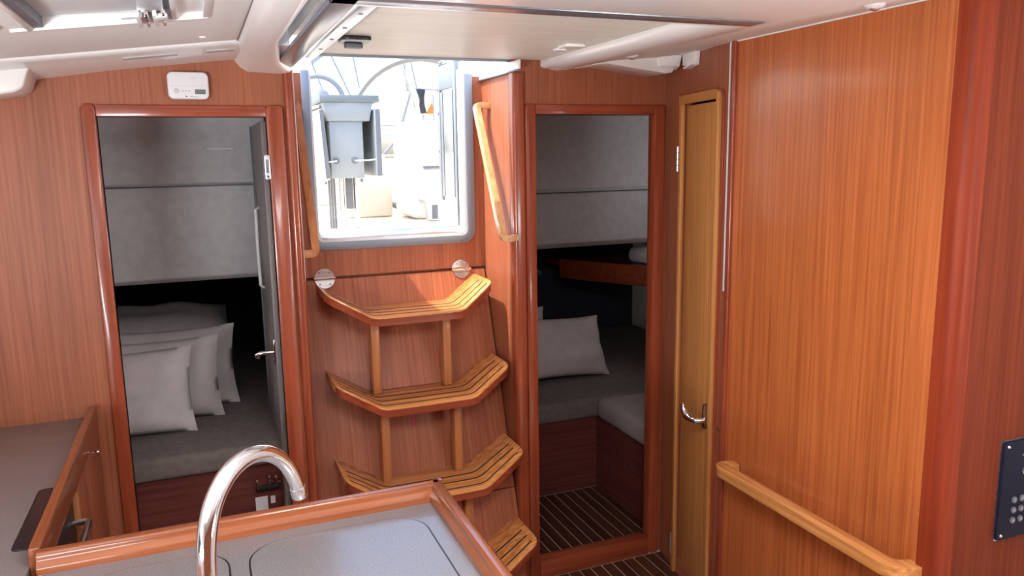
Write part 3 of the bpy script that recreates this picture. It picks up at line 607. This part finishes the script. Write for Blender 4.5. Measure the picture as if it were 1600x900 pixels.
def pillow(name, W, H, T, origin, right, up, label, cat, group=None, seed=0, mt=None, pinch=.07, nseg=18):
    rnd = random.Random(seed); R_ = Vector(right).normalized(); U_ = Vector(up).normalized(); N_ = R_.cross(U_).normalized(); O = Vector(origin)
    ph = [rnd.uniform(0, 6.28) for _ in range(6)]
    mb = B(); bm = mb.bm; layers = []
    for sgn in (1, -1):
        g = []
        for j in range(nseg+1):
            row = []
            for i in range(nseg+1):
                u = -1 + 2*i/nseg; v = -1 + 2*j/nseg
                x = u*W/2*(1 - pinch*(1-v*v)*abs(u)**3); y = v*H/2*(1 - pinch*(1-u*u)*abs(v)**3)
                th = T/2*((1-abs(u)**2.6)*(1-abs(v)**2.6))**.55
                th *= 1 + .06*math.sin(5*u+ph[0]+2*v) + .05*math.sin(6*v+ph[1]-3*u)
                wob = .004*math.sin(9*u+ph[2]) + .004*math.sin(8*v+ph[3])
                row.append(bm.verts.new(O + R_*x + U_*(y + H/2) + N_*(sgn*th + wob)))
            g.append(row)
        layers.append(g)
        for j in range(nseg):
            for i in range(nseg):
                q = [g[j][i], g[j][i+1], g[j+1][i+1], g[j+1][i]]; mb.face(q if sgn > 0 else q[::-1])
    bmesh.ops.remove_doubles(bm, verts=bm.verts, dist=1e-5)
    return tag(obj(name, mb, mt or linen, None, angle=80), label, cat, group)
pillow('pillow', .46, .32, .12, (-.295, 2.99, .61), (1, -.02, 0), (0, .30, 1), 'foremost white pillow of the row in the left cabin', 'pillow', 'pillows in the left cabin', 1)
pillow('pillow', .50, .32, .11, (-.215, 3.14, .61), (1, -.02, 0), (0, .28, 1), 'middle white pillow of the row in the left cabin', 'pillow', 'pillows in the left cabin', 2)
pillow('pillow', .50, .33, .11, (-.15, 3.29, .61), (1, -.02, 0), (0, .26, 1), 'rearmost white pillow of the row in the left cabin', 'pillow', 'pillows in the left cabin', 3)
pillow('folded_duvet', .66, .60, .16, (-.24, 3.50, .845), (1, 0, 0), (0, 1, .04), 'folded white duvet piled behind the pillows in the left cabin', 'duvet', None, 5, linen, .02)
tag(obj('storage_block', B().box(-.60, .06, 3.42, 3.95, .612, .76), fabric_dark, None, .02, 3), 'dark cushion beneath the folded duvet', 'cushion')
# open door leaf of the left cabin
d2 = thing('door_2', (.21, 2.9, FZ), 'open mahogany door leaf folded against the right side of the left cabin', 'door', kind='structure')
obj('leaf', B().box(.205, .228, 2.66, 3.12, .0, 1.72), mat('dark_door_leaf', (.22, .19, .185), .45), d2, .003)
obj('leaf_edge', B().box(.200, .206, 3.095, 3.118, .0, 1.72), plastic_grey, d2, .002)
hp2 = obj('handle_plate', B().prism(rrect(2.665, 2.69, .905, 1.0, .010), 'X', .199, .206), chrome, d2, .002)
obj('lever', B().tube([(.20, 2.68, .952), (.178, 2.68, .952), (.155, 2.682, .951), (.145, 2.69, .944), (.146, 2.70, .934), (.152, 2.705, .930)], [.006, .006, .007, .007, .006, .005], 12), chrome, hp2)
obj('grab_handle', B().tube([(.205, 2.96, 1.425), (.192, 2.95, 1.42), (.190, 2.955, 1.30), (.192, 2.965, 1.14), (.205, 2.97, 1.13)], .006, 10), plastic_white, d2)

# ------------------------------------------------------------------ right cabin
RX0, RX1, RYB = 1.09, 2.75, 4.6
rf = struct('floor_cabin_right', B().box(RX0, RX1, Y0+.03, 3.25, -.085, -.033), holly, 'dark striped floor of the right cabin', 'floor')
planks(rf, RX0, 1.73, Y0+.05, 3.215, -.033, 1.246)
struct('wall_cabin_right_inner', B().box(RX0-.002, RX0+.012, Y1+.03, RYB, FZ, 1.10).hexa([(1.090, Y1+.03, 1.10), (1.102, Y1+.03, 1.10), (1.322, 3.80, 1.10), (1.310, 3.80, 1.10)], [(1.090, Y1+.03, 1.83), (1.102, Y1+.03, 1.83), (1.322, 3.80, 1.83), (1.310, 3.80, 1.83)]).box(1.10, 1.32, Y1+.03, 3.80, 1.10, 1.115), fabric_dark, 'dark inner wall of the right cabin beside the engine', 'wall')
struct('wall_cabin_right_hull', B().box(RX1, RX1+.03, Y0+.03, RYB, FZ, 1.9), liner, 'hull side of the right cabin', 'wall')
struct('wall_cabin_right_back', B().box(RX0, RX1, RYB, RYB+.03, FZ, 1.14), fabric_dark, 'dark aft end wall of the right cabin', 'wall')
struct('ceiling_cabin_right', B().prism([(RX0, Y0+.03), (RX1, Y0+.03), (RX1, 3.80), (1.31, 3.80), (RX0, Y1+.05)], 'Z', 1.80, 1.83), liner, 'pale ceiling of the right cabin', 'ceiling')
so = struct('wall_cabin_right_soffit', B().prism([(3.72, 1.80), (3.74, 1.42), (3.70, 1.40), (3.72, 1.13), (3.76, 1.10), (3.80, 1.10), (3.80, 1.80)], 'X', 1.315, RX1), fabric_grey, 'grey padded panel under the cockpit inside the right cabin', 'wall', bevel=.006)
struct('ceiling_cabin_right_low', B().box(RX0, RX1, 3.80, RYB, 1.10, 1.14), fabric_grey, 'low ceiling over the aft end of the right berth', 'ceiling')
obj('seam', B().box(1.315, RX1, 3.694, 3.700, 1.397, 1.403), plastic_grey, so)
rb = thing('cabin_berth', (1.9, 3.8, FZ), 'L-shaped dark mahogany berth with beige mattress in the right cabin', 'berth')
obj('berth_front', B().box(RX0+.015, 1.745, 3.22, 3.24, -.03, .33), berth_x, rb)
obj('berth_side', B().box(1.73, 1.75, Y0+.03, 3.22, -.03, .33), berth_y, rb)
obj('catch', B().tube([(1.728, 2.92, .20), (1.716, 2.92, .198), (1.716, 2.92, .185)], .003, 8), steel, rb)
obj('mattress', B().box(RX0+.015, RX1-.01, 3.20, RYB-.02, .33, .43), mattress_m, rb, .025, 4)
obj('mattress_side', B().box(1.715, RX1-.01, Y0+.04, 3.20, .33, .43), mat('pale_mattress_cover', (.33, .28, .27), .9), rb, .03, 4)
sh = thing('cabin_shelf', (2.3, 4.0, .9), 'mahogany shelf along the hull in the right cabin', 'shelf')
obj('shelf_board', B().hexa([(2.02, 4.20, .93), (2.74, 2.9, .93), (2.74, 4.5, .93), (2.02, 4.5, .93)], [(2.02, 4.20, .95), (2.74, 2.9, .95), (2.74, 4.5, .95), (2.02, 4.5, .95)]), red_y, sh)
obj('shelf_fiddle', B().hexa([(2.00, 4.20, .86), (2.73, 2.88, .86), (2.745, 2.9, .86), (2.02, 4.22, .86)], [(2.00, 4.20, .975), (2.73, 2.88, .975), (2.745, 2.9, .975), (2.02, 4.22, .975)]), red_y, sh, .004)
tag(obj('rolled_towel', B().tube([(2.36, 3.95, 1.01), (2.40, 3.86, 1.012), (2.47, 3.76, 1.012), (2.50, 3.70, 1.01)], [.045, .056, .056, .045], 18), linen, None, .01, 2, 60), 'rolled white towel on the right cabin shelf', 'towel')
pillow('pillow', .50, .33, .14, (1.73, 3.52, .445), (1, .05, -.06), (-.02, .42, .95), 'large white pillow leaning on the right cabin berth', 'pillow', 'pillows in the right cabin', 8)
pillow('pillow', .40, .36, .12, (1.52, 3.72, .43), (1, 0, 0), (0, .30, 1), 'white pillow mostly hidden at the left of the right cabin berth', 'pillow', 'pillows in the right cabin', 9)

# ------------------------------------------------------------------ cockpit outside
struct('floor_cockpit', B().box(.285, 1.073, 3.05, 7.2, 1.165, 1.185).prism([(1.073, 3.05), (1.285, 3.84), (1.285, 7.2), (1.073, 7.2)], 'Z', 1.165, 1.185).box(-.35, .285, 3.40, 7.2, 1.165, 1.185).box(1.285, 2.0, 3.84, 7.2, 1.165, 1.185), gel_cream, 'cream cockpit sole outside the companionway', 'floor')
struct('floor_bridge_deck', B().box(.28, 1.085, Y1+.062, 3.42, 1.20, 1.285), gel, 'white bridge deck step outside the companionway', 'deck')
struct('wall_cockpit_left', B().box(-1.9, -.80, 3.4, 7.2, 1.84, 1.88).box(-.83, -.80, 3.4, 7.2, 1.5, 1.84).box(-.38, -.35, 3.4, 7.2, 1.19, 1.5).box(-.80, -.35, 3.4, 7.2, 1.5, 1.53), gel_cream, 'cream cockpit seat and coaming on the left', 'cockpit seat')
struct('wall_cockpit_right', B().box(2.0, 2.03, 3.86, 7.2, 1.19, 1.5).box(2.0, 2.5, 3.86, 7.2, 1.5, 1.53).box(2.47, 2.5, 3.86, 7.2, 1.53, 1.86).box(2.5, 3.2, 3.86, 7.2, 1.83, 1.87), gel_cream, 'cream cockpit seat and coaming on the right', 'cockpit seat')
struct('wall_cockpit_step', B().hexa([(1.076, Y1+.062, 1.10), (1.088, Y1+.062, 1.10), (1.308, 3.82, 1.10), (1.296, 3.82, 1.10)], [(1.076, Y1+.062, 1.84), (1.088, Y1+.062, 1.84), (1.308, 3.82, 1.84), (1.296, 3.82, 1.84)]).box(1.30, 2.0, 3.802, 3.82, 1.14, 1.84), gel, 'white moulded cockpit side next to the companionway', 'wall')
tag(obj('cockpit_locker', B().box(.95, 1.27, 5.37, 5.47, 1.186, 1.50), gel_cream, None, .02, 3), 'cream cockpit locker behind the table', 'locker')
struct('wall_transom', B().box(-.35, 2.5, 7.0, 7.2, 1.19, 1.62), gel_cream, 'cream transom seat at the stern', 'transom')
struct('deck_side', B().box(-1.5, .272, Y0+.031, 3.40, 1.835, 1.87).prism([(1.10, Y0+.031), (3.2, Y0+.031), (3.2, 3.86), (1.31, 3.84), (1.10, Y1+.06)], 'Z', 1.835, 1.87), gel, 'white side decks over the cabins', 'deck')
struct('ground_water', B().box(-150, 150, 10, 300, -.2, -.1), water_m, 'harbour water beyond the stern', 'water')

tb = thing('cockpit_table', (.80, 4.9, 1.19), 'drop leaf cockpit table outside the companionway, lit and shaded sides painted in', 'table')
ty = 4.4
obj('table_top', B().box(.658, .985, ty, ty+.95, 1.902, 1.94), mat('table_top_grey', (.13, .15, .165), .45), tb, .004)
obj('top_box', B().hexa([(.695, ty+.012, 1.80), (.928, ty+.012, 1.80), (.928, ty+.93, 1.80), (.695, ty+.93, 1.80)], [(.675, ty+.012, 1.902), (.950, ty+.012, 1.902), (.950, ty+.93, 1.902), (.675, ty+.93, 1.902)]), table_shade, tb, .003)
bd = obj('table_body', B().box(.705, .890, ty+.025, ty+.92, 1.485, 1.80), table_shade, tb, .004)
for x in (.735, .838):
    k_ = obj('cord_eye', B().lathe([(.018, 0), (.018, .006), (.010, .010)], (x, ty+.025, 1.582), (0, -1, 0), 16), plastic_grey, bd)
obj('cord', B().tube([(.838, ty+.012, 1.582), (.90, ty+.01, 1.582), (.955, ty+.012, 1.588)], .004, 8), plastic_white, bd)
obj('cord', B().tube([(.735, ty+.012, 1.582), (.70, ty+.01, 1.578), (.672, ty+.012, 1.576)], .004, 8), plastic_white, bd)
obj('leaf', B().hexa([(.665, ty-.01, 1.478), (.692, ty-.01, 1.478), (.692, ty+.94, 1.478), (.665, ty+.94, 1.478)], [(.646, ty-.01, 1.862), (.668, ty-.01, 1.862), (.668, ty+.94, 1.862), (.646, ty+.94, 1.862)]), gel_cream, tb, .005)  # cream colour paints the sunlit outer side of this leaf
obj('leaf_edge', B().hexa([(.668, ty-.014, 1.485), (.694, ty-.014, 1.485), (.694, ty-.009, 1.485), (.668, ty-.009, 1.485)], [(.650, ty-.014, 1.86), (.670, ty-.014, 1.86), (.670, ty-.009, 1.86), (.650, ty-.009, 1.86)]), plastic_grey, tb)
obj('leaf', B().box(.952, .978, ty-.01, ty+.94, 1.494, 1.866), table_shade, tb, .005)
obj('leaf_edge', B().box(.958, .984, ty-.014, ty-.009, 1.496, 1.864), plastic_grey, tb)
obj('leaf_hinge', B().box(.645, .668, ty+.1, ty+.85, 1.876, 1.890), gel_cream, tb)
for x, r_ in ((.722, .007), (.737, .007), (.752, .007), (.795, .016), (.88, .016)):
    obj('pedestal_post', B().tube([(x, ty+.25, 1.186), (x, ty+.25, 1.486)], r_, 12), plastic_grey if r_ < .01 else steel, tb)
obj('pedestal_panel', B().box(.818, .858, ty+.23, ty+.27, 1.30, 1.486), plastic_grey, tb, .003)
obj('caster', B().tube([(.666, ty-.004, 1.47), (.666, ty-.004, 1.455)], .008, 8), plastic_grey, tb)
obj('caster', B().tube([(.87, ty+.01, 1.482), (.868, ty+.01, 1.462)], .008, 8), plastic_grey, tb)

wh = thing('steering_wheel', (1.55, 5.5, 1.74), 'large leather rimmed steering wheel behind the cockpit table', 'wheel')
obj('rim', B().tube([(1.55+.54*math.cos(a), 5.5, 1.74+.54*math.sin(a)) for a in [2*math.pi*k/64 for k in range(64)]], .021, 10, closed=True), leather, wh)
for k in range(5):
    a = 2*math.pi*k/5 + .6
    obj('spoke', B().tube([(1.55+.04*math.cos(a), 5.5, 1.74+.04*math.sin(a)), (1.55+.53*math.cos(a), 5.5, 1.74+.53*math.sin(a))], .009, 8), steel, wh)
obj('hub', B().lathe([(.05, -.02), (.055, 0), (.04, .03)], (1.55, 5.5, 1.74), (0, -1, 0), 18), steel, wh)
hpd = thing('helm_pedestal', (1.42, 5.2, 1.19), 'white rounded helm pedestal beside the steering wheel', 'helm pedestal')
obj('pedestal_body', B().prism(rrect(1.285, 1.55, 1.186, 1.838, .09, 8), 'Y', 5.02, 5.38), gel, hpd, .03, 3)
bx = obj('instrument_box', B().prism(rrect(1.355, 1.50, 1.30, 1.535, .03), 'Y', 4.90, 5.02), alu, hpd, .01)
obj('visor', B().box(1.36, 1.50, 4.86, 4.90, 1.525, 1.54), plastic_grey, bx, .003)
cs = obj('engine_console', B().prism(rrect(1.37, 1.46, 1.19, 1.34, .02), 'Y', 4.84, 4.90), alu, hpd, .004)
obj('console_window', B().box(1.398, 1.436, 4.834, 4.84, 1.20, 1.29), plastic_grey, cs)
pa = thing('push_rail', (.72, 5.3, 1.9), 'curved stainless guard rail behind the cockpit table', 'rail')
obj('arch', B().tube([(.80+.176*math.cos(a), 5.43, 1.96+.178*math.sin(a)) for a in [math.pi*k/20 for k in range(21)]], .017, 10), alu_frame, pa)
obj('leg', B().tube([(.624, 5.43, 1.186), (.624, 5.43, 1.96)], .016, 10), alu_frame, pa)
obj('leg', B().tube([(.976, 5.43, 1.50), (.976, 5.43, 1.96)], .016, 10), alu_frame, pa)
cp = thing('compass', (.755, 5.12, 1.94), 'blue grey compass dome above the far end of the table', 'compass')
obj('dome', B().lathe([(.080, 0), (.086, .015), (.082, .04), (.064, .07), (.036, .088), (.008, .094)], (.755, 5.12, 1.941), (0, 0, 1), 24), alu_frame, cp)
obj('bezel', B().lathe([(.094, 0), (.094, .012), (.085, .016)], (.755, 5.12, 1.9405), (0, 0, 1), 24), plastic_grey, cp)
KB = 7.1/6.6
def kb(x, z): return (x*KB, 7.1, 1.6 + (z-1.6)*KB)
sf = thing('stern_arch', (.96, 7.1, 1.62), 'thin stainless stern gantry with stays behind the compass', 'gantry')
obj('crossbar', B().bar([kb(.94, 2.36), kb(1.08, 2.46), kb(1.27, 2.46)], .032, .032, (0, 1, 0)), alu_frame, sf)
for a, b in ((kb(.94, 2.36), kb(1.20, 1.615)), (kb(1.08, 2.46), kb(1.46, 1.615)), (kb(1.27, 2.46), kb(1.40, 1.615))):
    obj('stay', B().tube([a, b], .008, 8), alu_frame, sf)
tk = thing('backstay_tackle', (1.95, 7.1, 1.62), 'backstay with dark cascade block beyond the wheel', 'tackle')
obj('stay', B().tube([(1.88, 7.1, 2.60), (1.90, 7.1, 2.43), (1.99, 7.1, 1.99), (2.06, 7.1, 1.615)], .008, 8), alu_frame, tk)
obj('stay', B().tube([(1.815, 7.1, 2.58), (1.826, 7.1, 2.457), (1.857, 7.1, 2.192)], .012, 8), alu_dark, tk)
obj('block', B().prism([(1.935, 2.205), (2.022, 2.205), (2.008, 2.12), (2.012, 2.06), (2.03, 1.992), (1.972, 1.99), (1.962, 2.06), (1.965, 2.12)], 'Y', 7.08, 7.12), black, tk, .008)
obj('block_pin', B().tube([(1.92, 7.1, 2.212), (2.2, 7.1, 2.20)], .008, 8), alu_dark, tk)
tag(obj('mooring_rope', B().tube([(1.86, 7.1, 2.20), (1.888, 7.1, 2.19), (1.855, 7.1, 2.10), (1.82, 7.1, 1.99), (1.79, 7.1, 1.90), (1.80, 7.1, 1.865), (1.827, 7.1, 1.871)], .013, 8), rope_m), 'dark rope hanging from the backstay', 'rope')
tag(obj('stern_line', B().tube([(1.58, 7.08, 1.60), (1.66, 7.08, 1.68), (1.74, 7.09, 1.77), (1.80, 7.1, 1.845), (1.825, 7.1, 1.85)], .013, 8), rope_m), 'dark mooring line running down from the stern towards the table', 'rope')
fg = thing('flag', (2.11, 7.15, 1.62), 'small orange flag at the stern', 'flag')
obj('flag_cloth', B().prism([(2.035, 1.99), (2.10, 2.10), (2.108, 1.99)], 'Y', 7.146, 7.152), orange_cloth, fg)
obj('flag_staff', B().tube([(2.112, 7.15, 1.615), (2.112, 7.15, 2.16)], .007, 8), alu_frame, fg)
gw = thing('guard_wire', (1.6, 7.15, 1.62), 'thin guard wire with short stanchion at the stern', 'wire')
obj('wire', B().tube([(1.2, 7.15, 1.90), (1.566, 7.15, 1.888), (1.81, 7.15, 1.875)], .004, 6), alu_dark, gw)
obj('stanchion', B().tube([(1.81, 7.15, 1.615), (1.81, 7.15, 1.88)], .007, 8), alu_frame, gw)
tag(obj('teak_bar', B().tube([(1.59, 6.985, 1.60), (1.78, 6.985, 1.60)], .014, 8), leather), 'thin brown teak bar on the transom', 'bar')
